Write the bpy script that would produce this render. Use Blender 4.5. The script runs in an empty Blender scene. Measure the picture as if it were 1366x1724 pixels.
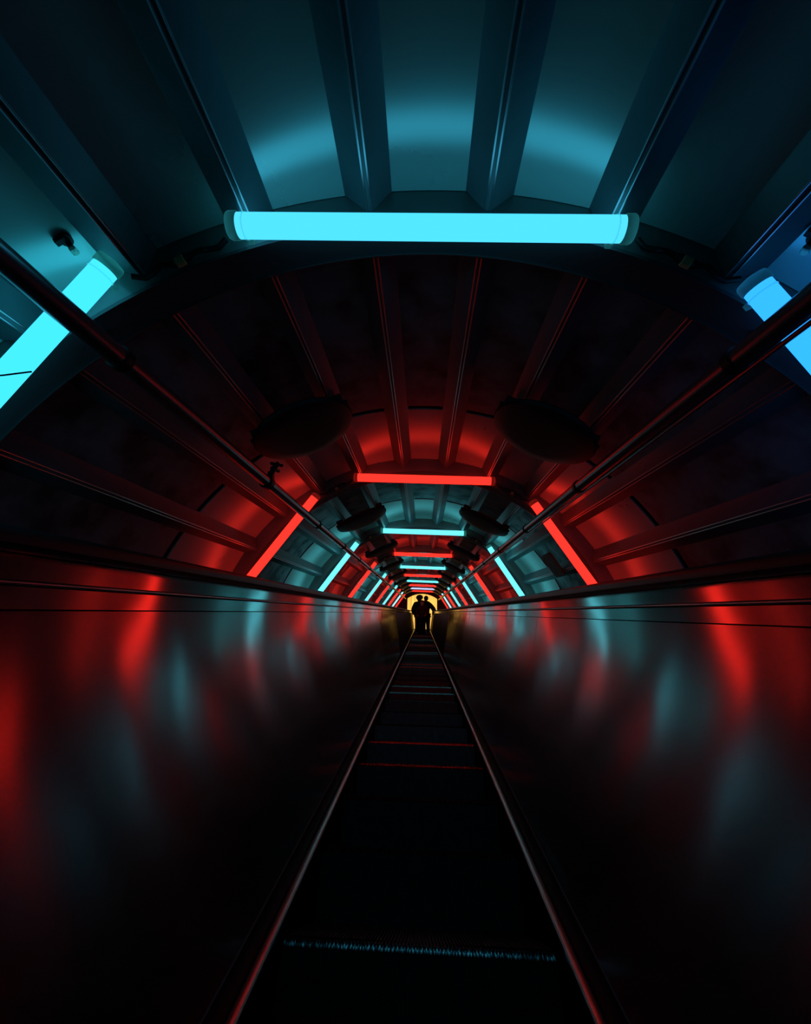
import bpy, bmesh, math, random
from mathutils import Vector, Matrix
random.seed(7)
S = bpy.context.scene
COL = S.collection
R = math.radians
TILT = R(27.3)                       # the tube climbs at the slope of the escalator
TM = Matrix.Rotation(TILT, 4, 'X')   # tube frame (axis = +Y) -> world
# ---- measured constants (metres, tube frame; the camera stands at x = 0, y = 0)
CZ, TX = .391, -.029                 # camera height over the tube's axis, axis offset
D1, SP, NR = .99, 2.361, 10          # first ring, ring spacing, rings of lights
RL = 1.60                            # radius at the tube ends
A0 = 1.15                            # small turn of the ring frames (degrees)
RSKIN, RLIN, RIN, RTIP = 1.715, 1.690, 1.565, 1.618
YEND, YCREST, Y0 = 22.95, 21.6, -1.35
EK = .95                              # size of the escalator's cross-section
NOSE = CZ - .901 * EK
RING = lambda n: D1 + (n - 1) * SP   # n = 1 is the ring nearest the camera


def arc(a, r):                        # angle from the top, to the right positive
    return (TX + r * math.sin(R(a)), r * math.cos(R(a)))


# ------------------------------------------------------------------ materials
def mat(name, base, rough=.5, metal=0., spec=.5, **k):
    m = bpy.data.materials.new(name); m.use_nodes = True
    b = m.node_tree.nodes['Principled BSDF']
    b.inputs['Base Color'].default_value = (*base, 1)
    b.inputs['Roughness'].default_value = rough
    b.inputs['Metallic'].default_value = metal
    b.inputs['Specular IOR Level'].default_value = spec
    return m


def noisy(m, scale, c0, c1, r0=None, r1=None, bump=0., stretch=(1, 1, 1), detail=6, lo=.35, hi=.65):
    nt = m.node_tree; N = nt.nodes; L = nt.links; b = N['Principled BSDF']
    tc = N.new('ShaderNodeTexCoord'); mp = N.new('ShaderNodeMapping'); mp.inputs['Scale'].default_value = stretch
    nz = N.new('ShaderNodeTexNoise'); nz.inputs['Scale'].default_value = scale; nz.inputs['Detail'].default_value = detail
    L.new(tc.outputs['Object'], mp.inputs['Vector']); L.new(mp.outputs['Vector'], nz.inputs['Vector'])
    cr = N.new('ShaderNodeValToRGB'); cr.color_ramp.elements[0].position = lo; cr.color_ramp.elements[1].position = hi
    cr.color_ramp.elements[0].color = (*c0, 1); cr.color_ramp.elements[1].color = (*c1, 1)
    L.new(nz.outputs['Fac'], cr.inputs['Fac']); L.new(cr.outputs['Color'], b.inputs['Base Color'])
    if r0 is not None:
        mr = N.new('ShaderNodeMapRange'); mr.inputs['From Min'].default_value = lo; mr.inputs['From Max'].default_value = hi
        mr.inputs['To Min'].default_value = r0; mr.inputs['To Max'].default_value = r1
        L.new(nz.outputs['Fac'], mr.inputs['Value']); L.new(mr.outputs['Result'], b.inputs['Roughness'])
    if bump:
        bp = N.new('ShaderNodeBump'); bp.inputs['Strength'].default_value = bump; bp.inputs['Distance'].default_value = .004
        L.new(nz.outputs['Fac'], bp.inputs['Height']); L.new(bp.outputs['Normal'], b.inputs['Normal'])
    return m


def brushed(name, base, rough, aniso, scale=3.):
    m = mat(name, base, rough, 1.)
    nt = m.node_tree; N = nt.nodes; L = nt.links; b = N['Principled BSDF']
    b.inputs['Anisotropic'].default_value = aniso
    cv = N.new('ShaderNodeCombineXYZ'); cv.inputs['Z'].default_value = 1
    vt = N.new('ShaderNodeVectorTransform'); vt.vector_type = 'VECTOR'; vt.convert_from = 'OBJECT'; vt.convert_to = 'WORLD'
    L.new(cv.outputs['Vector'], vt.inputs['Vector']); L.new(vt.outputs['Vector'], b.inputs['Tangent'])
    tc = N.new('ShaderNodeTexCoord'); nz = N.new('ShaderNodeTexNoise'); nz.inputs['Scale'].default_value = scale; nz.inputs['Detail'].default_value = 1
    L.new(tc.outputs['Object'], nz.inputs['Vector'])
    bp = N.new('ShaderNodeBump'); bp.inputs['Strength'].default_value = .12; bp.inputs['Distance'].default_value = .02
    L.new(nz.outputs['Fac'], bp.inputs['Height']); L.new(bp.outputs['Normal'], b.inputs['Normal'])
    return m


def glow(name, col, k):
    m = bpy.data.materials.new(name); m.use_nodes = True; nt = m.node_tree
    for n in list(nt.nodes):
        if n.type != 'OUTPUT_MATERIAL': nt.nodes.remove(n)
    e = nt.nodes.new('ShaderNodeEmission'); e.inputs['Color'].default_value = (*col, 1); e.inputs['Strength'].default_value = k
    nt.links.new(e.outputs['Emission'], nt.nodes['Material Output'].inputs['Surface'])
    return m


M = {}
M['skin'] = noisy(mat('dark_primer', (.02, .02, .02), .7), 6, (.012, .012, .013), (.03, .03, .03))
M['liner'] = noisy(mat('grey_gloss_paint', (.3, .3, .3), .3, .45), 2.2, (.53, .67, .63), (.60, .75, .71), .26, .31, 0, lo=.2, hi=.8)
M['liner_old_dim'] = noisy(mat('stained_dimmed_paint', (.2, .2, .2), .4, .6), 5.5, (.06, .085, .10), (.30, .42, .46), .46, .30, .2, lo=.36, hi=.58, detail=9)  # stained panels, also darkened and blued to paint in the mid-bay gloom
M['frame'] = noisy(mat('grey_frame_paint', (.2, .2, .2), .45, .3), 3, (.12, .145, .14), (.17, .195, .19), .38, .5)
M['rib'] = noisy(mat('grey_rib_paint', (.2, .2, .2), .4, .4), 3, (.09, .135, .15), (.12, .175, .19), .42, .5)
M['flange'] = mat('dark_flange_paint', (.06, .06, .065), .45)
M['black'] = mat('matt_black_metal', (.012, .012, .014), .6)
M['rubber'] = mat('black_rubber', (.006, .006, .007), .38)
M['pipe'] = mat('dark_steel_pipe', (.24, .24, .26), .27, .85)
M['clamp'] = mat('blackened_clamp', (.02, .02, .02), .5, .6)
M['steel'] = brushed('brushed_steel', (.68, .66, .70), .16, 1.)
M['steel_mid'] = brushed('dimmed_brushed_steel', (.26, .255, .26), .13, 1.)  # same steel, darkened farther off to mute the mirrored yellow light
M['steel_band'] = brushed('bright_brushed_steel', (.66, .65, .67), .14, .95)
M['steel_dark'] = mat('darkened_far_panel', (.012, .012, .013), .5, 0., .25)  # farthest panels coloured near black for the darkness they would mirror
M['edge'] = mat('polished_edge', (.62, .6, .6), .3, 1.)
M['bead'] = mat('grey_metal_bead', (.50, .50, .52), .30, 1.)
M['skirt'] = mat('black_skirt', (.008, .008, .009), .55, 0, .2)
M['strip'] = mat('aluminium_strip', (.95, .93, .93), .30, 1.)
M['step'] = noisy(mat('dark_cast_step', (.03, .03, .032), .38, .5), 30, (.10, .104, .112), (.17, .175, .19))
M['nosing'] = noisy(mat('worn_glint_nosing', (.3, .3, .3), .16, 1.), 1., (.02, .021, .022), (.62, .63, .65), stretch=(170, 3, 3), detail=1, lo=.45, hi=.68)  # worn metal; colour stripes paint broken glints on some cleats
M['cap'] = mat('pale_translucent_plastic', (.8, .95, .8), .5)
M['cap'].node_tree.nodes['Principled BSDF'].inputs['Transmission Weight'].default_value = .85
M['cap'].node_tree.nodes['Principled BSDF'].inputs['IOR'].default_value = 1.12
M['clip'] = mat('grey_clip', (.2, .2, .2), .5)
M['cable'] = mat('black_cable', (.006, .006, .006), .5)
M['brass'] = mat('brass_connector', (.75, .5, .2), .4, .3)
M['rust'] = noisy(mat('rust_brown_plate', (.13, .035, .02), .6), 14, (.08, .022, .014), (.17, .05, .03))
M['hall'] = noisy(mat('cream_hall_plaster', (.75, .58, .26), .8), 2, (.74, .54, .2), (.82, .62, .27))
M['hall_floor'] = mat('hall_stone', (.4, .34, .25), .4)
M['endwall'] = mat('dark_end_wall', (.02, .02, .024), .6)
M['skin_tone'] = mat('person_skin', (.55, .33, .24), .55)
M['coat_black'] = noisy(mat('black_coat_cloth', (.012, .012, .014), .85), 40, (.009, .009, .011), (.016, .016, .018))
M['coat_navy'] = noisy(mat('navy_coat_cloth', (.012, .015, .03), .85), 40, (.010, .012, .024), (.016, .018, .034))
M['coat_maroon'] = noisy(mat('maroon_coat_cloth', (.05, .012, .014), .85), 40, (.035, .009, .011), (.055, .014, .016))
M['denim'] = noisy(mat('dark_denim', (.015, .02, .035), .85), 50, (.012, .015, .028), (.02, .024, .04))
M['shoe'] = mat('black_shoe', (.01, .01, .01), .5)
M['hair_dark'] = mat('dark_hair', (.012, .008, .006), .5)
M['hair_brown'] = mat('brown_hair', (.05, .022, .012), .5)
CY, RD = (.10, .86, 1.15), (1.15, .036, .016)
G = {'cyan': glow('cyan_glow', (.075, .68, 1.05), 1.2), 'cyan_left': glow('bright_cyan_glow', (.05, .70, 1.0), 1.3),
     'blue': glow('azure_glow', (.03, .42, 1.3), 1.3), 'aqua': glow('aqua_glow', (.09, .58, .66), 2.3),
     'red': glow('red_glow', (1.2, .025, .016), 1.9), 'violet': glow('pale_violet_glow', (.55, .62, 1.05), 1.2), 'pale': glow('pale_cyan_glow', (.5, 1.0, 1.1), 1.2)}


# ------------------------------------------------------------------ mesh builder
class MB:
    def __init__(s): s.v = []; s.f = []; s.m = []; s.mi = 0
    def add(s, vs, fs):
        o = len(s.v); s.v += [tuple(p) for p in vs]
        for f in fs: s.f.append([i + o for i in f]); s.m.append(s.mi)
    def box(s, c, d, mtx=None):
        x, y, z = (q / 2 for q in d)
        vs = [Vector((a * x, b * y, e * z)) for a in (-1, 1) for b in (-1, 1) for e in (-1, 1)]
        if mtx: vs = [mtx @ p for p in vs]
        vs = [p + Vector(c) for p in vs]
        s.add(vs, [(0, 1, 3, 2), (4, 6, 7, 5), (0, 4, 5, 1), (2, 3, 7, 6), (0, 2, 6, 4), (1, 5, 7, 3)])
    def sweep(s, prof, stations, closed=True, caps=True, flip=False):   # prof [(x, z)], stations [(y, dz)]
        n = len(prof); vs = []; fs = []
        for (y, dz) in stations: vs += [(x, y, z + dz) for x, z in prof]
        for k in range(len(stations) - 1):
            for i in range(n if closed else n - 1):
                j = (i + 1) % n; q = [k * n + i, k * n + j, (k + 1) * n + j, (k + 1) * n + i]
                fs.append(q[::-1] if flip else q)
        if closed and caps:
            fs.append(list(range(n))); fs.append(list(range((len(stations) - 1) * n, len(stations) * n))[::-1])
        s.add(vs, fs)
    def pipe(s, pts, r, seg=12, caps=True):
        pts = [Vector(p) for p in pts]; rs = r if isinstance(r, (list, tuple)) else [r] * len(pts)
        vs = []; fs = []; up = None
        for k, p in enumerate(pts):
            t = (pts[min(k + 1, len(pts) - 1)] - pts[max(k - 1, 0)]).normalized()
            if up is None or abs(up.dot(t)) > .98: up = Vector((0, 0, 1)) if abs(t.z) < .9 else Vector((1, 0, 0))
            a = t.cross(up).normalized(); b = a.cross(t); up = b
            vs += [p + rs[k] * (math.cos(2 * math.pi * i / seg) * a + math.sin(2 * math.pi * i / seg) * b) for i in range(seg)]
        for k in range(len(pts) - 1):
            for i in range(seg):
                j = (i + 1) % seg; fs.append((k * seg + i, k * seg + j, (k + 1) * seg + j, (k + 1) * seg + i))
        if caps: fs += [list(range(seg))[::-1], list(range((len(pts) - 1) * seg, len(pts) * seg))]
        s.add(vs, fs)
    def arcslab(s, a0, a1, r0, r1, y0, y1, n=8):        # a curved slab, r0 is its inner face
        vs = []; fs = []
        for i in range(n + 1):
            a = a0 + (a1 - a0) * i / n
            for r in (r0, r1):
                x, z = arc(a, r); vs += [(x, y0, z), (x, y1, z)]
        for i in range(n):
            o = 4 * i; p = o + 4
            fs += [(o, o + 1, p + 1, p), (o + 2, p + 2, p + 3, o + 3), (o, p, p + 2, o + 2), (o + 1, o + 3, p + 3, p + 1)]
        fs += [(0, 2, 3, 1), (4 * n, 4 * n + 1, 4 * n + 3, 4 * n + 2)]
        s.add(vs, fs)
    def ell(s, c, d, seg=16, rings=10, mtx=None):
        vs = []; fs = []
        for i in range(rings + 1):
            th = math.pi * i / rings
            for j in range(seg):
                ph = 2 * math.pi * j / seg
                p = Vector((d[0] * math.sin(th) * math.cos(ph), d[1] * math.sin(th) * math.sin(ph), d[2] * math.cos(th)))
                vs.append((mtx @ p if mtx else p) + Vector(c))
        for i in range(rings):
            for j in range(seg):
                k = (j + 1) % seg; fs.append((i * seg + j, (i + 1) * seg + j, (i + 1) * seg + k, i * seg + k))
        s.add(vs, fs)
    def mesh(s, name, mats, angle=35):
        me = bpy.data.meshes.new(name); me.from_pydata(s.v, [], s.f)
        for q in (mats if isinstance(mats, (list, tuple)) else [mats]): me.materials.append(q)
        for p, i in zip(me.polygons, s.m): p.material_index = i; p.use_smooth = True
        bm = bmesh.new(); bm.from_mesh(me); bmesh.ops.remove_doubles(bm, verts=bm.verts, dist=1e-5)
        bmesh.ops.recalc_face_normals(bm, faces=bm.faces); bm.to_mesh(me); bm.free()
        me.set_sharp_from_angle(angle=R(angle)); me.update()
        return me
    def build(s, name, mats, parent=None, angle=35):
        return link(name, s.mesh(name, mats, angle), parent)


def link(name, data, parent=None):
    o = bpy.data.objects.new(name, data); COL.objects.link(o)
    if parent: o.parent = parent
    return o


def tube_place(o, loc=(0, 0, 0), roty=0.):            # stand it in the tilted tube
    o.matrix_world = TM @ Matrix.Translation(loc) @ Matrix.Rotation(roty, 4, 'Y'); return o


def world_pt(p): return TM @ Vector(p)


def tag(o, label=None, cat=None, group=None, kind=None):
    if label: o['label'] = label
    if cat: o['category'] = cat
    if group: o['group'] = group
    if kind: o['kind'] = kind
    return o


def thing(name, label, cat, loc=(0, 0, 0), roty=0., group=None):
    return tag(tube_place(link(name, None), loc, roty), label, cat, group)


ORD = ['', 'first', 'second', 'third', 'fourth', 'fifth', 'sixth', 'seventh', 'eighth', 'ninth', 'tenth']

# ------------------------------------------------------------------ tunnel shell
RIBS = [A0 + (k + .5) * 13.0 for k in range(-6, 6)]
def shell(name, a0, a1, label, liners=False):
    b = MB()
    n = max(4, int(abs(a1 - a0) / 2.5))
    ys = [Y0] + [RING(i) for i in range(1, NR + 1)] + [YEND]
    for y0, y1 in zip(ys[:-1], ys[1:]): b.arcslab(a0, a1, RSKIN, RSKIN + .03, y0, y1, n)
    if liners:
        for i in range(1, NR + 1):
            yb = RING(i) + .05; ya = (RING(i - 1) + .066) if i > 1 else Y0
            seam = ya + (.60 if i != 3 else .545) * (RING(i) - RING(i - 1)) - (0.0 if i > 1 else 0)
            if i == 1: seam = RING(0) + .60 * SP
            gaps = [A0 - 78 - 13] + RIBS + [A0 + 78 + 13]
            for g0, g1 in zip(gaps[:-1], gaps[1:]):
                lo, hi = max(g0 + 1.6, a0 + .3), min(g1 - 1.6, a1 - .3)
                b.mi = 2; b.arcslab(lo, hi, RLIN - random.uniform(0, .003), RLIN + .010, ya, seam - .024, 6)
                b.mi = 1; b.arcslab(lo, hi, RLIN, RLIN + .010, seam + .024, yb, 6)
        b.mi = 1; 
        b.arcslab(a0 + .3, a1 - .3, RLIN, RLIN + .01, RING(NR) + .066, YEND - .01, 40)
    o = tube_place(b.build(name, [M['skin'], M['liner'], M['liner_old_dim']]))
    return tag(o, label, None, None, 'structure')


shell('ceiling', A0 - 84, A0 + 84, 'curved grey painted metal lining of the tunnel vault', True)
shell('wall_left', A0 - 130, A0 - 84.2, 'dark lower left side of the round tunnel')
shell('wall_right', A0 + 84.2, A0 + 130, 'dark lower right side of the round tunnel')
shell('floor', A0 + 130.2, A0 + 229.8, 'dark round underside of the tunnel below the escalator')

# ring frames with the ribs of the bay in front of each
rib_prof = [(-.079, .0), (-.070, -.004), (-.0105, -.069), (.0105, -.069), (.070, -.004), (.079, .0)]
def rib_mesh(length):
    b = MB(); b.sweep(rib_prof, [(-length, 0), (0, 0)], closed=True, caps=True); b.mi = 1
    for x in (-.0075, .0075): b.pipe([(x, -length, -.0695), (x, 0, -.0695)], .0032, 8)
    return b.mesh('stringer_rib', [M['rib'], M['bead']], 25)
rib_full, rib_front = rib_mesh(SP - .17), rib_mesh(D1 + .05 - Y0)
fb = MB(); fb.arcslab(-180, 180, RIN, RIN + .012, .052, .165, 144); fb.mi = 1; fb.arcslab(-180, 180, RIN - .003, RIN + .0125, .1655, .1695, 144)
fb.v = [(x - TX, y, z) for x, y, z in fb.v]; flange_me = fb.mesh('flange', [M['flange'], M['bead']])
wb = MB(); wb.arcslab(-180, 180, RIN + .0125, RSKIN - .002, .052, .064, 144); wb.v = [(x - TX, y, z) for x, y, z in wb.v]; web_me = wb.mesh('ring_frame', M['frame'])
bb = MB(); bb.pipe([(0, .052, 0), (0, .044, 0)], .011, 6); bb.pipe([(0, .046, 0), (0, .036, 0)], .005, 8); bolt_me = bb.mesh('bolt', M['clip'])
for n in range(1, NR + 1):
    rg = tag(tube_place(link('ring_frame', web_me), (TX, RING(n), 0)), '%s grey steel ring frame from the camera, with %s tubes hung on its face' % (ORD[n], 'blue' if n == 1 else 'pale' if n == 9 else 'red' if n % 2 == 0 else 'cyan'),
             'ring frame', 'ring frames along the tunnel')
    link('flange', flange_me, rg)
    for a in RIBS:
        rb = link('stringer_rib', rib_full if n > 1 else rib_front, rg)
        rb.matrix_local = Matrix.Rotation(R(a), 4, 'Y') @ Matrix.Translation((0, .051, RLIN))
    if n > 2:
        for a in (-14.5, -10.5, 0, 10.5, 14.5):
            bo = link('bolt', bolt_me, rg); bo.matrix_local = Matrix.Rotation(R(a + A0), 4, 'Y') @ Matrix.Translation((0, 0, RLIN - .028))

# ------------------------------------------------------------------ light tubes
TUBE_LEN = 2 * RL * math.sin(R(21.7))
TR = .0345
def tube_mesh():
    b = MB(); L = TUBE_LEN / 2 - .03
    b.pipe([(-L, 0, 0), (L, 0, 0)], TR, 24); return b
tb = tube_mesh()
cap_b = MB(); h = TUBE_LEN / 2
cap_b.pipe([(h - .0305, 0, 0), (h - .026, 0, 0), (h - .006, 0, 0), (h, 0, 0), (h + .004, 0, 0)], [TR + .001, TR + .004, TR + .004, TR + .001, TR - .012], 24)
cap_me = cap_b.mesh('end_cap', M['cap'])
clip_b = MB()
clip_b.pipe([(h - .053, .0, 0), (h - .049, .0, 0)], TR + .002, 20); clip_b.box((h - .051, .042, .0), (.016, .020, .03)); clip_me = clip_b.mesh('mounting_clip', M['cap'])
tube_me = {k: tb.mesh('glass_tube_' + k, m) for k, m in G.items()}
PLACE = {'top': 'across the top of', 'left': 'slanting down the left side of', 'right': 'slanting down the right side of'}
def light_tube(n, side, p0, p1, key, colour):
    p0, p1 = Vector(p0), Vector(p1)
    c = (p0 + p1) / 2; d = (p1 - p0).normalized()
    ang = math.atan2(-d.z, d.x)
    t = thing('light_tube', 'glowing %s tube light %s the %s ring frame' % (colour, PLACE[side], ORD[n]), 'tube light', c, ang, 'tube lights on the ring frames')
    link('glass_tube', tube_me[key], t)
    for s in (0, math.pi):
        e = link('end_cap', cap_me, t); e.matrix_local = Matrix.Rotation(s, 4, 'Y')
        k = link('mounting_clip', clip_me, t); k.matrix_local = Matrix.Rotation(s, 4, 'Y')
def P3(a, r, y): x, z = arc(a, r); return Vector((x, y, z))
for n in range(1, NR + 1):
    y = RING(n)
    if n == 1:
        light_tube(n, 'top', P3(-20.45, 1.610, y), P3(22.8, 1.594, y), 'cyan', 'light blue')
        a, c = P3(-33.16, 1.653, y), P3(-49.28, 1.509, y); light_tube(n, 'left', a, a + (c - a).normalized() * TUBE_LEN, 'cyan_left', 'bright cyan')
        a, c = P3(35.26, 1.585, y), P3(43.55, 1.495, y); light_tube(n, 'right', a, a + (c - a).normalized() * TUBE_LEN, 'blue', 'deep azure')
        continue
    key = 'red' if n % 2 == 0 else 'aqua'; col = 'red' if n % 2 == 0 else 'pale cyan'
    kt, ct = ('violet', 'pale violet') if n == 9 else (key, col)
    ks = 'pale' if n == 9 else key
    light_tube(n, 'top', P3(A0 - 21.7, RL, y), P3(A0 + 21.7, RL, y), kt, ct)
    light_tube(n, 'left', P3(A0 - 34.2, RL, y), P3(A0 - 77.6, RL, y), ks, 'near white cyan' if n == 9 else col)
    light_tube(n, 'right', P3(A0 + 34.2, RL, y), P3(A0 + 77.6, RL, y), ks, 'near white cyan' if n == 9 else col)

# cables joining the tube ends across the gap
for n in range(1, 5):
    for sg, word in ((-1, 'left'), (1, 'right')):
        a0, a1 = A0 + sg * 22.6, A0 + sg * 33.4
        pts = [P3(a0 + (a1 - a0) * i / 10, 1.588 + .012 * math.cos(i * 1.9) , RING(n) + .028 + .006 * math.sin(i * 2.3)) for i in range(11)]
        mid = pts[5]
        t = thing('cable', 'black cable between the top and %s tube lights of the %s ring frame' % (word, ORD[n]), 'cable', mid, 0, 'cables between tube lights')
        b = MB(); b.pipe([p - mid for p in pts], .0085, 8); b.pipe([pts[4] - mid, pts[6] - mid], .013, 8); b.build('wire', M['cable'], t)
        b = MB(); q = (pts[6] - pts[4]).normalized(); b.pipe([pts[5] - mid - q * .012, pts[5] - mid + q * .014], .0145, 10); b.build('connector', M['brass'], t)

# ------------------------------------------------------------------ black round plates between the ribs
pb = MB(); prof = [(0, -.018), (.20, -.018), (.265, -.014), (.288, -.004), (.296, .010), (.290, .022), (.26, .026), (0, .026)]
n_ = 48; vs = []; fs = []
for r_, z_ in prof: vs += [(max(r_, .0005) * math.cos(2 * math.pi * i / n_), max(r_, .0005) * math.sin(2 * math.pi * i / n_), z_) for i in range(n_)]
for k in range(len(prof) - 1):
    for i in range(n_): fs.append((k * n_ + i, k * n_ + (i + 1) % n_, (k + 1) * n_ + (i + 1) % n_, (k + 1) * n_ + i))
pb.add(vs, fs); plate_me = pb.mesh('disc', M['black'])
kb = MB(); kb.box((0, 0, .052), (.07, .20, .062)); kb.box((0, 0, .034), (.11, .16, .02)); brk_me = kb.mesh('bracket', M['black'])
for n in range(2, NR + 1):
    for sg, word in ((-1, 'left'), (1, 'right')):
        a = A0 * .6 + sg * 26.0
        t = thing('round_plate', 'black round plate hung %s of the vault crown between the %s and %s ring frames' % (word, ORD[n - 1], ORD[n]), 'round plate',
                  P3(a, 1.535, RING(n) - SP * .49), R(a), 'black round plates under the vault')
        link('disc', plate_me, t)
        for s in (-1, 1):
            k = link('bracket', brk_me, t); k.location = (s * .235, 0, .0)

# ------------------------------------------------------------------ long pipes on both sides
for sg, (px, pz), word in ((-1, (-.897, .708 + CZ), 'left'), (1, (.857, .694 + CZ), 'right')):
    t = thing('steel_pipe', 'long dark steel pipe running along the upper %s of the tunnel below the tube lights' % word, 'pipe', (px, 0, pz))
    b = MB(); b.pipe([(0, Y0, 0), (0, YEND - .05, 0)], .0315, 24); b.build('tube', M['pipe'], t)
    if sg > 0:
        b = MB(); b.pipe([(.018, Y0, -.035), (.018, YEND - .05, -.035)], .0065, 8); b.build('thin_conduit', M['pipe'], t)
    rad = Vector((px - TX, 0, pz)).normalized()
    dist = RIN - Vector((px - TX, 0, pz)).length
    for k in range(0, 2 * NR):
        y = D1 + .06 + k * SP / 2
        if y > YEND - .2: break
        b = MB(); b.pipe([(0, y - .014, 0), (0, y + .014, 0)], .037, 20)
        rb_ = Matrix.Rotation(math.atan2(rad.x, rad.z), 3, 'Y')
        b.box(Vector((0, y, 0)) + rad * .045, (.028, .022, .03), rb_)
        ca = b.build('clamp', M['clamp'], t)
        if k % 2 == 0:      # stem up to the ring's flange
            b = MB(); b.pipe([Vector((0, y + .04, 0)) + rad * .03, Vector((0, y + .05, 0)) + rad * (dist + .002)], .008, 8); b.build('hanger', M['clamp'], ca)
        else:
            b = MB(); b.pipe([Vector((0, y, 0)) + rad * .03, Vector((0, y, 0)) + rad * .085], .008, 8); b.build('stud', M['clamp'], ca)
# clip-on fitting on the left pipe
t = thing('clip_fitting', 'knobbly black clamp fitting standing on the left pipe before the second ring frame', 'clamp', (-.897, D1 + 1.25, .708 + CZ))
b = MB(); b.pipe([(0, -.02, 0), (0, .02, 0)], .041, 18); b.box((.02, 0, .04), (.03, .03, .04)); b.build('collar', M['clamp'], t)
b = MB(); b.pipe([(.02, 0, .05), (.035, .0, .085), (.05, .01, .12)], [.014, .017, .012], 10); b.pipe([(.03, -.03, .075), (.045, .04, .08)], .010, 8); b.pipe([(.02, -.025, .105), (.07, .03, .11)], .009, 8); b.build('jaw', M['clamp'], t)

# hook bolts above the side tubes of the first ring
for ang, word in ((-35.2, 'left'), (37.2, 'right')):
    t = thing('hook_bolt', 'dark bolt with a pale tip above the %s tube light of the first ring frame' % word, 'bolt', P3(ang, RLIN, D1 - .085), R(ang))
    b = MB(); b.pipe([(0, 0, .0), (0, 0, -.012)], .017, 12); b.box((-.012, -.008, -.012), (.03, .014, .016)); b.pipe([(0, 0, -.01), (0, .008, -.035)], .008, 10); b.build('washer', M['black'], t)
    b = MB(); b.pipe([(0, .008, -.033), (.002, .012, -.048)], .010, 10); b.build('tip', M['cap'], t)
# rust brown cover plate in the third bay
t = thing('cover_plate', 'rust brown rounded cover plate on the right ribs between the second and third ring frames', 'cover plate', P3(56.5, 1.605, 4.24), R(56.5))
b = MB(); w, l = .13, .15
pr = []
for cx_, cy_, s0 in ((w - .05, l - .05, 0), (-w + .05, l - .05, 90), (-w + .05, -l + .05, 180), (w - .05, -l + .05, 270)):
    pr += [(cx_ + .05 * math.cos(R(s0 + q)), cy_ + .05 * math.sin(R(s0 + q))) for q in range(0, 91, 15)]
k = len(pr); b.add([(x, y, -.008) for x, y in pr] + [(x, y, .006) for x, y in pr], [list(range(k))[::-1], list(range(k, 2 * k))] + [(i, (i + 1) % k, k + (i + 1) % k, k + i) for i in range(k)])
b.build('plate', M['rust'], t)
b = MB()
for x, y in ((.09, .11), (-.09, .11), (.09, -.11), (-.09, -.11)): b.pipe([(x, y, -.006), (x, y, -.012)], .008, 8)
b.build('screw', M['clip'], t)
# thin tie wire over the first left tube
b = MB(); b.pipe([(-1.35, D1 - .03, .985), (-1.25, D1 - .047, .97), (-1.12, D1 - .045, .98), (-1.06, D1 - .03, 1.0)], .0022, 6)
c0 = Vector((-1.2, D1 - .045, .975)); b.v = [tuple(Vector(v) - c0) for v in b.v]
tag(tube_place(b.build('tie_wire', M['cable']), c0), 'thin tie wire crossing the left tube light of the first ring frame', 'wire')

# ------------------------------------------------------------------ escalator
SL = math.tan(TILT)
def bend(y):                                       # beyond the crest the escalator levels out
    d = y - YCREST
    if d <= -.5: return 0.
    if d < .5: return -SL * (d + .5) ** 2 / 2
    return -SL * d
YS0, YS1 = -.9, YEND - .35
def stations(y0, y1):
    ys = [y0] + [y for y in [YCREST - .5 + .1 * i for i in range(11)] if y0 < y < y1] + [y1]
    return [(y, bend(y)) for y in ys]
ST = stations(YS0, YS1)
def mir(p, s): return [(s * x * EK, CZ + (z - CZ) * EK) for x, z in p]
PANEL = [(.540, .3815)]                             # the big panel curves inwards towards its foot
for i_ in range(20):
    tau = R(11.0 - 5.4 * (i_ + .5) / 20); dz_ = .7795 / 20
    PANEL.append((PANEL[-1][0] - math.tan(tau) * dz_, PANEL[-1][1] - dz_))
FX = PANEL[-1][0]
joints = [YS0, 1.93] + [1.93 + 3.1 * i for i in range(1, 6)] + [YCREST - .6, YS1]
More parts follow.
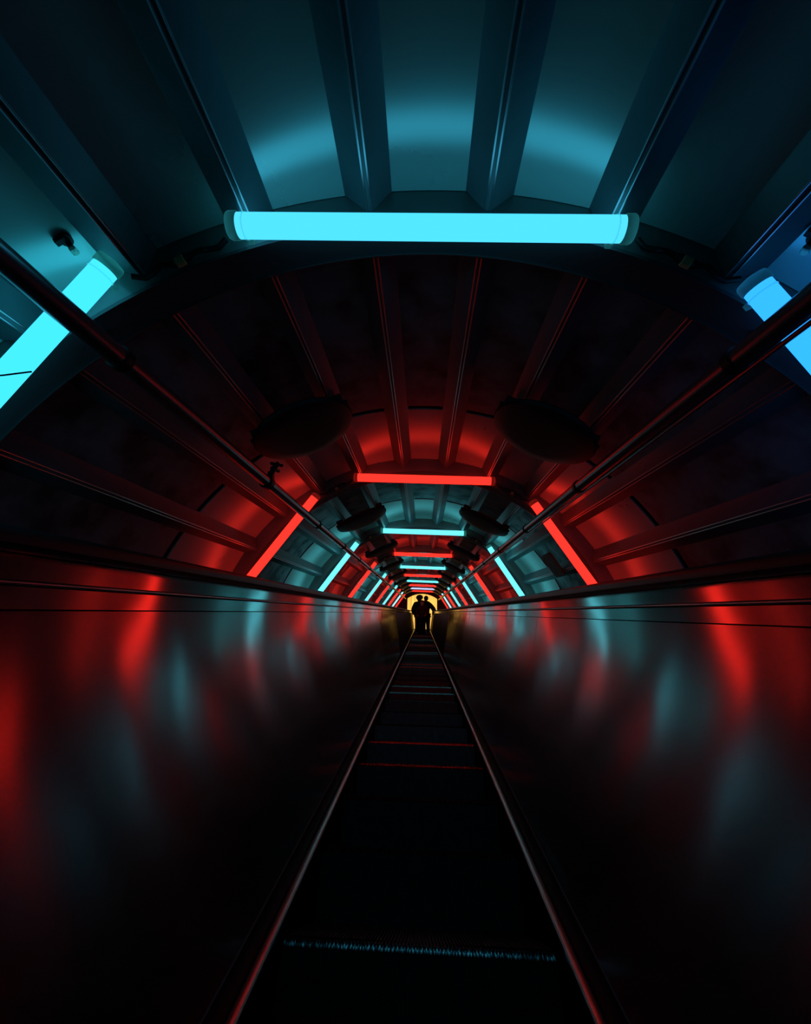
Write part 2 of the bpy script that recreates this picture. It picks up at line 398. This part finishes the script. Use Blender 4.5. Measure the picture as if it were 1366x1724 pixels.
for s, word in ((-1, 'left'), (1, 'right')):
    t = thing('escalator_balustrade', 'brushed steel escalator balustrade on the %s, reflecting streaks of red and blue light' % word, 'balustrade', (0, 0, 0))
    for y0, y1 in zip(joints[:-1], joints[1:]):
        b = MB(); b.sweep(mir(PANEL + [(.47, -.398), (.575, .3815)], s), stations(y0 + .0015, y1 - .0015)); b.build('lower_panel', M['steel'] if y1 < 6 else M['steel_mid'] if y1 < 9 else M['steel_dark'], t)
    b = MB(); b.sweep(mir([(.5375, .384), (.5415, .4135), (.565, .4135), (.565, .384)], s), ST); b.build('upper_panel', M['steel_band'], t)
    b = MB(); b.sweep(mir([(.5365, .4155), (.5335, .4175), (.5335, .4195), (.5365, .4215), (.575, .4215), (.575, .4155)], s), ST); b.build('ledge_moulding', M['edge'], t)
    b = MB(); b.sweep(mir([(.5445, .4225), (.549, .456), (.60, .456), (.60, .4225)], s), ST); b.build('cornice_band', M['steel_band'], t)
    b = MB(); b.sweep(mir([(FX, -.405), (.4145, -.470), (.4145, -.60), (.45, -.60), (.46, -.405)], s), ST); b.build('inner_decking', M['skirt'], t)
    b = MB(); b.sweep(mir([(FX - .0015, -.3995), (FX - .003, -.402), (FX - .001, -.4045), (FX + .02, -.4045), (FX + .02, -.3995)], s), ST); b.build('foot_moulding', M['clip'], t)
    b = MB(); b.sweep(mir([(.4142, -.475), (.410, -.4705), (.4015, -.469), (.393, -.4705), (.389, -.475), (.389, -.486), (.4142, -.486)], s), ST); b.build('skirt_strip', M['strip'], t)
    b = MB(); b.sweep(mir([(.392, -.487), (.392, -.95), (.41, -.95), (.41, -.487)], s), ST); b.build('skirt_panel', M['skirt'], t)
    b = MB(); b.sweep(mir([(.604, .456), (.604, .474), (.63, .490), (.640, .508), (.668, .508), (.69, .455), (1.50, .40), (1.50, .38), (.62, .38), (.604, .40)], s), ST); b.build('outer_decking', M['skirt'], t)
    # handrail
    hr = [(.517, .466), (.516, .474), (.519, .483), (.527, .489), (.543, .4915), (.566, .4915), (.582, .489), (.590, .483), (.593, .474), (.592, .466), (.585, .4605), (.575, .458), (.535, .458), (.524, .4605)]
    b = MB(); b.sweep(mir(hr, s), ST)
    tag(tube_place(b.build('handrail', M['rubber'])), 'black rubber escalator handrail moving along the top of the %s steel balustrade' % word, 'handrail')

# steps: one cleated step, shared by all
PITCH, HW = .0095, .382 * EK
def comb(path):
    xs = []; n = int(2 * HW / PITCH); x0 = -n * PITCH / 2
    for i in range(n):
        a = x0 + i * PITCH
        xs += [(a, 0), (a + .0006, 1), (a + .0034, 1), (a + .0040, 0)]
    xs += [(x0 + n * PITCH, 0)]
    b = MB(); vs = []; fs = []; k = len(xs)
    for (y, z, ny, nz) in path: vs += [(x, y + ny * h * .008, z + nz * h * .008) for x, h in xs]
    for i in range(len(path) - 1):
        for j in range(k - 1): fs.append((i * k + j, i * k + j + 1, (i + 1) * k + j + 1, (i + 1) * k + j))
    b.add(vs, fs); return b
rise = .40 * SL
YSTEP = 1.42 * EK
q = .7071
NOSEC = []                                          # worn sloping nosing of the cleats, glints striped into its colour
py_, pz_ = .013, -.008
for a in range(55, 68, 3):
    NOSEC.append((py_, pz_, -math.sin(R(a)), math.cos(R(a)))); py_ -= .0038 * math.cos(R(a)); pz_ -= .0038 * math.sin(R(a))
tread_b = comb([(.40, -.008, 0, 1), (NOSEC[0][0], NOSEC[0][1], 0, 1)])
nose_b = comb(NOSEC)
riser_b = comb([(NOSEC[-1][0], NOSEC[-1][1], -1, 0), (.010, -.10, -1, 0), (.014, -rise - .02, -1, 0)])
tread_b.box((0, .2, -.03), (2 * HW, .38, .03)); riser_b.box((0, .03, -.11), (2 * HW, .02, .19))
nose_me = nose_b.mesh('nosing', M['nosing'], 40)
tread_me, riser_me = tread_b.mesh('tread', M['step'], 20), riser_b.mesh('riser', M['step'], 20)
pitch = .40 / math.cos(TILT)
y = YSTEP - 4 * pitch
while y < YCREST - .1:
    t = link('escalator_step', None); t.location = world_pt((0, y, NOSE))
    tag(t, 'dark grooved metal escalator step between the two balustrades', 'escalator step', 'steps of the escalator')
    link('tread', tread_me, t); link('riser', riser_me, t); link('nosing', nose_me, t)
    ylast = y; y += pitch
# landing beyond the last step
Pc = world_pt((0, y, NOSE))
b = MB(); b.box((0, .0, -.05), (.73, .16, .1)); b.mi = 1; b.box((0, .08 + .75, -.055), (.73, 1.5, .09))
for i in range(40): b.box((-.35 + i * .018, -.04, .002), (.006, .08, .008))
o = b.build('landing_plate', [M['step'], M['step']]); o.location = Pc + Vector((0, .09, 0)); tag(o, 'dark metal comb plate at the far end of the escalator steps', 'comb plate')

# ------------------------------------------------------------------ end wall with the arched opening, and the lit hall behind
b = MB()
N = 48; RO = 1.70; hwD = .80; topR = 1.385; zb = -1.45
outer = []; inner = []
a_door = math.degrees(math.asin((hwD) / topR))
pts_in = [(-hwD, zb)] + [(topR * math.sin(R(-a_door + 2 * a_door * i / 20)), topR * math.cos(R(-a_door + 2 * a_door * i / 20))) for i in range(21)] + [(hwD, zb)]
pts_out = []
for i, (x, z) in enumerate(pts_in):
    a = math.atan2(x, z); pts_out.append((RO * math.sin(a), RO * math.cos(a)))
pts_out[0] = (-math.sqrt(RO ** 2 - zb ** 2), zb); pts_out[-1] = (math.sqrt(RO ** 2 - zb ** 2), zb)
# refine the sides so that the outer edge follows the tube
def refine(i0, i1, k=8):
    res = []
    a0_ = math.atan2(*pts_out[i0]); a1_ = math.atan2(*pts_out[i1])
    for j in range(k + 1):
        u = j / k; a = a0_ + (a1_ - a0_) * u
        res.append(((pts_in[i0][0] + (pts_in[i1][0] - pts_in[i0][0]) * u, pts_in[i0][1] + (pts_in[i1][1] - pts_in[i0][1]) * u), (RO * math.sin(a), RO * math.cos(a))))
    return res
pairs = refine(0, 1) + [(pts_in[i], pts_out[i]) for i in range(2, len(pts_in) - 2)] + refine(len(pts_in) - 2, len(pts_in) - 1)
vs = []; fs = []
for (xi, zi), (xo, zo) in pairs:
    vs += [(xi + TX * .3, 0, zi), (xo + TX, 0, zo), (xi + TX * .3, .12, zi), (xo + TX, .12, zo)]
for i in range(len(pairs) - 1):
    o_ = 4 * i; p = o_ + 4
    fs += [(o_, o_ + 1, p + 1, p), (o_ + 2, p + 2, p + 3, o_ + 3), (o_, p, p + 2, o_ + 2), (o_ + 1, o_ + 3, p + 3, p + 1)]
b.add(vs, fs)
tag(tube_place(b.build('wall_end', M['endwall']), (0, YEND, 0)), 'dark end wall of the tunnel around the arched opening to the lit hall', None, None, 'structure')
b = MB(); rr = topR + .035
b.pipe([(TX * .3 + rr * math.sin(R(q)), 0, rr * math.cos(R(q))) for q in range(-52, 53, 4)], .016, 8)
tag(tube_place(b.build('trim_1', M['flange']), (0, YEND - .02, 0)), 'thin dark arched moulding over the opening at the tunnel end', None, None, 'structure')
# hall (level with the world)
Pw = world_pt((0, YEND, 0)); fz = Pc.z
hy0, hy1, hw, hh = Pw.y + .75, Pw.y + 4.3, 3.0, 5.2
def plain(name, c, d, m, label):
    b = MB(); b.box((0, 0, 0), d); o = b.build(name, m); o.location = c; return tag(o, label, None, None, 'structure')
ym = (hy0 + hy1) / 2
plain('wall_back', (0, hy1 + .05, fz + hh / 2), (2 * hw, .1, hh), M['hall'], 'bright yellow lit back wall of the hall beyond the tunnel')
plain('wall_hall_left', (-hw - .05, ym, fz + hh / 2), (.1, hy1 - hy0 + 2, hh), M['hall'], 'yellow left wall of the hall beyond the tunnel')
plain('wall_hall_right', (hw + .05, ym, fz + hh / 2), (.1, hy1 - hy0 + 2, hh), M['hall'], 'yellow right wall of the hall beyond the tunnel')
plain('ceiling_hall', (0, ym, fz + hh + .05), (2 * hw + .2, hy1 - hy0 + 2, .1), M['hall'], 'ceiling of the lit hall beyond the tunnel')
plain('floor_hall', (0, ym - .6, fz - .06), (2 * hw + .2, hy1 - hy0 + 2.6, .1), M['hall_floor'], 'stone floor of the lit hall beyond the tunnel')
b = MB(); b.box((0, 0, 0), (.16, .12, hh)); o = b.build('pillar', M['hall']); o.location = (-.62, hy1 - .16, fz + hh / 2); tag(o, 'slim yellow pillar against the back wall of the lit hall', None, None, 'structure')
ld = bpy.data.lights.new('hall_lamp', 'AREA'); ld.shape = 'RECTANGLE'; ld.size = 3.5; ld.size_y = .5; ld.energy = 330; ld.color = (1, .77, .38)
lo = bpy.data.objects.new('hall_lamp', ld); COL.objects.link(lo); lo.location = (0, hy0 + .35, fz + hh - .12); lo.rotation_euler = (R(35), 0, 0)
b = MB(); b.box((0, 0, 0), (3.7, .6, .06)); o = b.build('hall_ceiling_lamp', M['clip']); o.location = (0, hy0 + .3, fz + hh - .035); tag(o, 'wide lamp housing on the ceiling of the lit hall beyond the tunnel', 'ceiling lamp')


# ------------------------------------------------------------------ people near the crest
def skin_obj(name, verts, edges, radii, m, parent, root=0, sub=2):
    me = bpy.data.meshes.new(name); me.from_pydata(verts, edges, []); me.materials.append(m)
    o = link(name, me, parent)
    md = o.modifiers.new('Skin', 'SKIN'); md.use_smooth_shade = True
    for i, r in enumerate(radii):
        me.skin_vertices[0].data[i].radius = r if isinstance(r, tuple) else (r, r)
        me.skin_vertices[0].data[i].use_root = (i == root)
    sd = o.modifiers.new('Sub', 'SUBSURF'); sd.levels = sub; sd.render_levels = sub
    return o


def person(loc, height, face, label, coat, trousers, hair, hairlen, arms, stance=.1, lean=0., bushy=1.):
    k = height / 1.78
    t = link('person', None); t.location = loc; t.rotation_euler = (0, 0, face)
    tag(t, label, 'person', 'people at the far end of the escalator')
    J = {'pelvis': ((0, 0, .94), (.135, .10)), 'waist': ((0, .005, 1.10), (.125, .095)), 'chest': ((0, .0, 1.29), (.150, .11)), 'collar': ((0, -.01, 1.44), (.085, .07)),
         'neck': ((0, .0, 1.53), (.05, .052)), 'jaw': ((0, .028 + lean, 1.60), (.058, .070)), 'skull': ((0, .012 + lean, 1.685), (.075, .092)), 'crown': ((0, .004 + lean, 1.745), (.052, .065)),
         'nose': ((0, .112 + lean, 1.655), (.012, .012))}
    E_ = [('pelvis', 'waist'), ('waist', 'chest'), ('chest', 'collar'), ('collar', 'neck'), ('neck', 'jaw'), ('jaw', 'skull'), ('skull', 'crown'), ('skull', 'nose')]
    coatJ, coatE = {n: J[n] for n in ('pelvis', 'waist', 'chest', 'collar')}, [('pelvis', 'waist'), ('waist', 'chest'), ('chest', 'collar')]
    trJ, trE = {'pelvis': J['pelvis']}, []
    shoes = []
    for s, w in ((-1, 'l'), (1, 'r')):
        el, wr = arms[0 if s < 0 else 1]
        sh = (s * .185, -.005, 1.405)
        J['sh' + w] = (sh, .06); J['el' + w] = (el, .044); J['wr' + w] = (wr, .028)
        d = (Vector(wr) - Vector(el)).normalized(); side = Vector((0, 0, 1)).cross(d)
        side = side.normalized() if side.length > .1 else Vector((0, 1, 0)); palm = Vector(wr) + d * .055
        J['palm' + w] = (tuple(palm), (.036, .020))
        for i, (off, ln) in enumerate(((-.027, .075), (-.009, .088), (.009, .082), (.027, .062))):
            p1 = palm + side * off + d * (.035 + ln * .45); p2 = p1 + (d * .8 - d.cross(side) * .35) * ln * .5
            J['f%d%s' % (i, w)] = (tuple(p1), .009); J['g%d%s' % (i, w)] = (tuple(p2), .0075)
            E_ += [('palm' + w, 'f%d%s' % (i, w)), ('f%d%s' % (i, w), 'g%d%s' % (i, w))]
        th = palm + side * .045 - d * .01; J['t' + w] = (tuple(th), .010); J['u' + w] = (tuple(th + d * .04 + side * .008), .008)
        E_ += [('palm' + w, 't' + w), ('t' + w, 'u' + w), ('chest', 'sh' + w), ('sh' + w, 'el' + w), ('el' + w, 'wr' + w), ('wr' + w, 'palm' + w)]
        J['ear' + w] = ((s * .085, .005 + lean, 1.655), (.012, .022)); E_ += [('skull', 'ear' + w)]
        J['hip' + w] = ((s * .088, 0, .86), .092); J['kn' + w] = ((s * stance * .95, .018, .50), .062); J['an' + w] = ((s * stance, -.02, .085), .042); J['toe' + w] = ((s * (stance + .015), .12, .038), .036)
        E_ += [('pelvis', 'hip' + w), ('hip' + w, 'kn' + w), ('kn' + w, 'an' + w), ('an' + w, 'toe' + w)]
        coatJ['sh' + w] = (sh, .074); coatJ['el' + w] = (el, .060); coatJ['wr' + w] = (tuple(Vector(wr) - d * .01), .046)
        coatE += [('chest', 'sh' + w), ('sh' + w, 'el' + w), ('el' + w, 'wr' + w)]
        trJ['hip' + w] = J['hip' + w]; trJ['kn' + w] = J['kn' + w]; trJ['an' + w] = ((s * stance, -.018, .10), .05)
        trE += [('pelvis', 'hip' + w), ('hip' + w, 'kn' + w), ('kn' + w, 'an' + w)]
        shoes.append(s)
    def mk(name, JJ, EE, m, grow, sub=2):
        ks = list(JJ); ix = {n: i for i, n in enumerate(ks)}
        vs = [Vector(JJ[n][0]) * k for n in ks]
        rs = []
        for n in ks:
            r = JJ[n][1]; r = r if isinstance(r, tuple) else (r, r); rs.append(((r[0] + grow) * k, (r[1] + grow) * k))
        return skin_obj(name, vs, [(ix[a], ix[c]) for a, c in EE], rs, m, t, 0, sub)
    mk('body', J, E_, M['skin_tone'], 0.)
    coatJ['hem'] = ((0, 0, .80), (.155, .115)); coatE.append(('pelvis', 'hem'))
    mk('coat', coatJ, coatE, coat, .040); mk('trousers', trJ, trE, trousers, .026)
    for s in shoes:
        b = MB(); x = s * (stance + .006)
        b.ell((x * k, .045 * k, .045 * k), (.048 * k, .135 * k, .048 * k)); b.box((x * k, .04 * k, .012 * k), (.085 * k, .25 * k, .022 * k)); b.build('shoe', M['shoe'], t)
    b = MB()
    b.ell((0, (lean - .008) * k, (1.68 + .02 * bushy) * k), (.096 * k * bushy, .112 * k, .098 * k * bushy ** .5), 20, 12)
    b.ell((0, (lean - .05) * k, (1.66 - hairlen / 2) * k), (.088 * k, .062 * k, (.07 + hairlen / 2) * k), 20, 12)
    b.build('hair', hair, t)
    return t


def on_step(y_want, x):                 # foot point on the tread nearest to y_want
    k_ = round((y_want - (YSTEP - 4 * pitch)) / pitch); yy = YSTEP - 4 * pitch + k_ * pitch
    p = world_pt((0, yy, NOSE)); return Vector((x, p.y + .19, p.z))
person(on_step(18.5, -.13), 1.89, R(-12), 'person with bushy dark hair and a dark coat, standing left on the far steps', M['coat_black'], M['denim'], M['hair_dark'], .10,
       [((-.27, .0, 1.15), (-.24, .18, 1.00)), ((.26, .05, 1.17), (.30, .24, 1.10))], bushy=1.6)
person(on_step(18.5, .165), 1.88, R(14), 'person in a navy coat with one elbow out over the right handrail', M['coat_navy'], M['coat_black'], M['hair_dark'], .02,
       [((-.25, .04, 1.15), (-.26, .2, 1.0)), ((.37, .02, 1.20), (.42, .22, 1.04))])
person(on_step(17.6, -.01), 1.64, R(170), 'shorter person in a maroon coat with brown hair, standing in front of the other two', M['coat_maroon'], M['coat_black'], M['hair_brown'], .20,
       [((-.26, .02, 1.14), (-.2, .16, .96)), ((.26, .02, 1.14), (.2, .16, .96))])

# ------------------------------------------------------------------ camera
F, PX, PY = 700., .2362, 0
pi_, ya_, ro_ = .2362, -.0475, .0355
def ray(u, v):
    x, y, z = u, 1., v
    c, s = math.cos(ro_), math.sin(ro_); x, z = x * c - z * s, x * s + z * c
    c, s = math.cos(pi_), math.sin(pi_); y, z = y * c - z * s, y * s + z * c
    c, s = math.cos(ya_), math.sin(ya_); x, y = x * c + y * s, -x * s + y * c
    th = R(.75); x, z = x * math.cos(th) + z * math.sin(th), -x * math.sin(th) + z * math.cos(th)
    return Vector((x, y, z))
fw = ray(0, 0); rt = (ray(1, 0) - fw).normalized(); up = (ray(0, 1) - fw).normalized()
cm = Matrix((rt, up, -fw.normalized())).transposed().to_4x4()
cd = bpy.data.cameras.new('camera'); cam = bpy.data.objects.new('camera', cd); COL.objects.link(cam)
cam.matrix_world = TM @ Matrix.Translation((0, 0, CZ)) @ cm
cd.sensor_fit = 'HORIZONTAL'; cd.sensor_width = 36; cd.lens = 36 * F / 1366; cd.clip_start = .01; cd.clip_end = 200
S.camera = cam

w = bpy.data.worlds.new('dark'); S.world = w; w.use_nodes = True
w.node_tree.nodes['Background'].inputs['Color'].default_value = (.0, .0, .0, 1)
S.view_settings.view_transform = 'Standard'; S.view_settings.look = 'None'; S.view_settings.exposure = 0.; S.view_settings.gamma = 1
S.view_settings.use_curve_mapping = False
S.cycles.max_bounces = 8; S.cycles.diffuse_bounces = 4; S.cycles.glossy_bounces = 5; S.cycles.use_denoising = True
S.cycles.sample_clamp_indirect = 4
